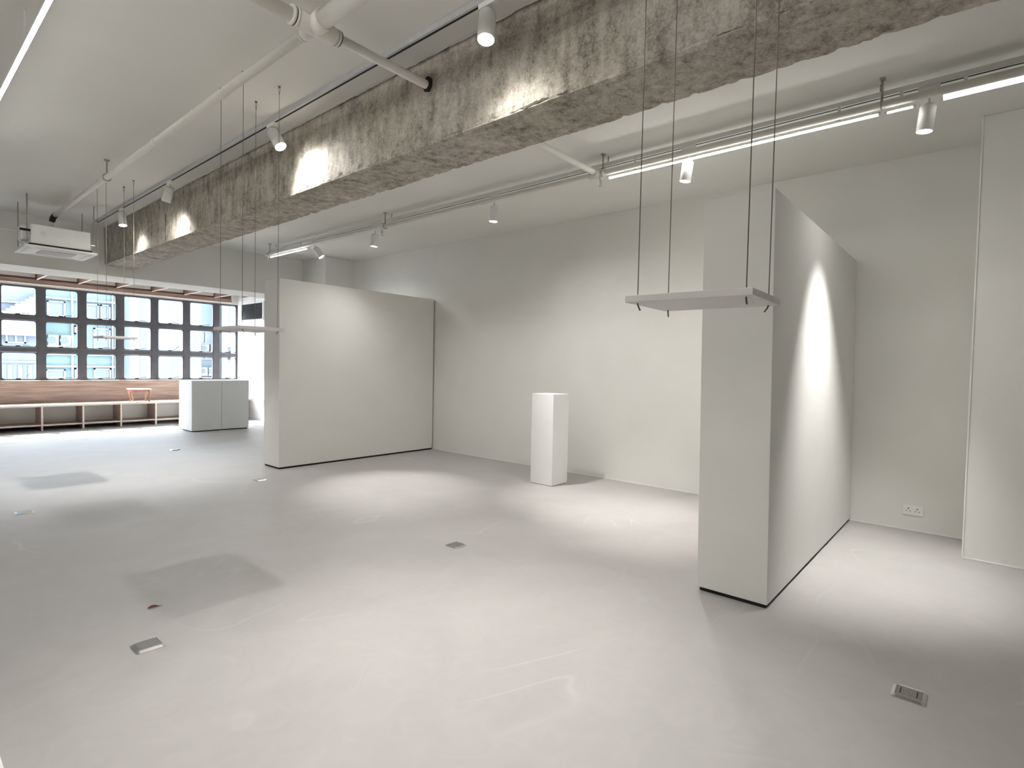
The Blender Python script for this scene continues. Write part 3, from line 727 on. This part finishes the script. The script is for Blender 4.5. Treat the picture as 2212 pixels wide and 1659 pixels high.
# ------------------------------------------------------------------ the street outside: pale facades
F_A = facade_mat('facade_blue', (0.050, 0.060, 0.077)); F_B = facade_mat('facade_green', (0.046, 0.073, 0.079)); F_C = facade_mat('facade_tile', (0.048, 0.051, 0.064), .18)
F_D = facade_mat('facade_pale', (0.058, 0.076, 0.086)); F_G = mat('far_glass', (0.030, 0.042, 0.056), .4, var=.15, scale=2); F_W = mat('far_white', (0.092, 0.105, 0.114), .7, var=.03, scale=2)
F_S = mat('far_dark', (0.022, 0.032, 0.038), .7, var=.15, scale=3)
GZ = -9.0
def facade(name, label, x0, x1, y, z1, m):
    c = tag(empty(name, ((x0+x1)/2, y, GZ)), label, 'building')
    box(x0, x1, y, y+4, GZ, z1).build('wall', m, c)
    return c
def fwin(c, x0, x1, z0, z1, y, bars=1):
    f = MB(); t = .05
    for a in ((x0, x1, z0, z0+t), (x0, x1, z1-t, z1), (x0, x0+t, z0, z1), (x1-t, x1, z0, z1)): f.box(a[0], a[1], y-.07, y+.02, a[2], a[3])
    for k in range(bars):
        xx = x0+(x1-x0)*(k+1)/(bars+1); f.box(xx-.025, xx+.025, y-.06, y+.02, z0, z1)
    o = f.build('window', F_W, c); box(x0+t, x1-t, y-.015, y-.005, z0+t, z1-t).build('pane', F_G, o)
def funit(c, x, z, y, w_=.55, h=.42):
    o = bbox(x-w_/2, x+w_/2, y-.38, y-.06, z, z+h, b=.01).build('condenser', F_W, c)
    tube([(x-.05, y-.395, z+h/2), (x-.05, y-.375, z+h/2)], h*.36, 14).build('fan', F_S, o)
    MB().box(x-w_/2-.03, x+w_/2+.03, y-.4, y, z-.05, z).build('ledge', F_W, o)
A = facade('apartment_block', 'pale blue block with an outside stair, seen through the leftmost panes', -8.0, 3.78, 24.0, 5.6, F_A)
for zz in (-3.2, -.6, 2.6, 5.4):
    for xx in (-6.5, -4.2, -1.9, .4): fwin(A, xx, xx+1.3, zz, zz+1.3, 24.0)
stp = MB()
for k in range(14): stp.box(2.2+k*.115, 3.75, 23.6, 24.0, 2.25+k*.085 if k else 2.0, 2.25+(k+1)*.085)
stp.build('stair', F_W, A)
for z in (3.05, 2.05, 1.12): box(-8, 3.70, 23.93, 24.0, z, z+.05).build('ledge', F_W, A)
fwin(A, 2.9, 3.4, 1.75, 2.2, 24.0)
for x in (2.95, 3.2, 3.45): box(x, x+.10, 23.95, 24.0, GZ, 1.05).build('pilaster', F_W, A)
B = facade('tenement_block', 'pale green block with air conditioners, seen through the second and third panes', 3.78, 6.20, 24.4, 6.2, F_B)
for z in (3.32, 2.55, 1.40, .98, 4.6): box(3.78, 6.2, 24.28, 24.4, z, z+.06).build('ledge', F_W, B)
for x in (4.12, 4.46): funit(B, x, 1.72, 24.4, .28, .36)
tube([(4.68, 24.3, GZ), (4.68, 24.3, 6.1)], .035, 8).build('downpipe', F_W, B)
tube([(5.86, 24.3, GZ), (5.86, 24.3, 6.1)], .03, 8).build('downpipe', F_W, B)
for (a, b_, z0, z1) in ((4.75, 4.98, 2.15, 2.45), (4.0, 4.5, 2.70, 3.25), (5.05, 5.45, 2.7, 3.25), (5.5, 5.8, 2.7, 3.25), (5.3, 5.8, 1.6, 2.4), (5.3, 5.82, .45, .95), (3.95, 4.5, .3, .9), (4.75, 4.98, .5, .95), (4.0, 4.9, 4.9, 6.0), (5.1, 5.9, 4.9, 6.0)):
    fwin(B, a, b_, z0, z1, 24.4, 0)
C = facade('tiled_block', 'pale lilac tiled blank wall seen through the middle panes', 6.48, 8.62, 23.6, 5.4, F_C)
box(6.20, 6.48, 23.55, 24.6, GZ, 5.4).build('white_pier', F_W, C)
for z in (4.2, -.2): box(6.48, 8.62, 23.54, 23.6, z, z+.08).build('ledge', F_W, C)
D = facade('shop_block', 'pale cyan block with stacked condensers, seen through the rightmost panes', 8.62, 18.0, 25.0, 6.0, F_D)
box(8.62, 8.80, 24.5, 25.0, GZ, 6.0).build('pilaster', F_W, D)
box(9.75, 9.98, 24.5, 25.0, GZ, 6.0).build('pilaster', F_W, D)
for (a, b_, z0, z1) in ((8.9, 9.65, 2.0, 2.55), (8.9, 9.65, 1.35, 1.6), (10.1, 10.9, 1.9, 2.6), (10.1, 11.0, .3, 1.35), (8.9, 9.65, .2, .62)): fwin(D, a, b_, z0, z1, 25.0, 1)
for (x, z) in ((9.1, .72), (9.42, .72), (9.15, 1.68), (9.5, 1.68), (10.35, 1.45)): funit(D, x, z, 25.0, .28, .30)
for (a, z) in ((11.5, .6), (13.5, .6), (15.5, .6), (11.5, 3.6), (13.5, 3.6), (15.5, 3.6), (9.0, 4.6)): fwin(D, a, a+1.2, z, z+1.3, 25.0)
g = box(-30, 40, 14.2, 60, GZ-.2, GZ).build('street_ground', mat('asphalt', (.3, .3, .31), .9, var=.1, scale=2)); struct(g, 'street far below the windows')
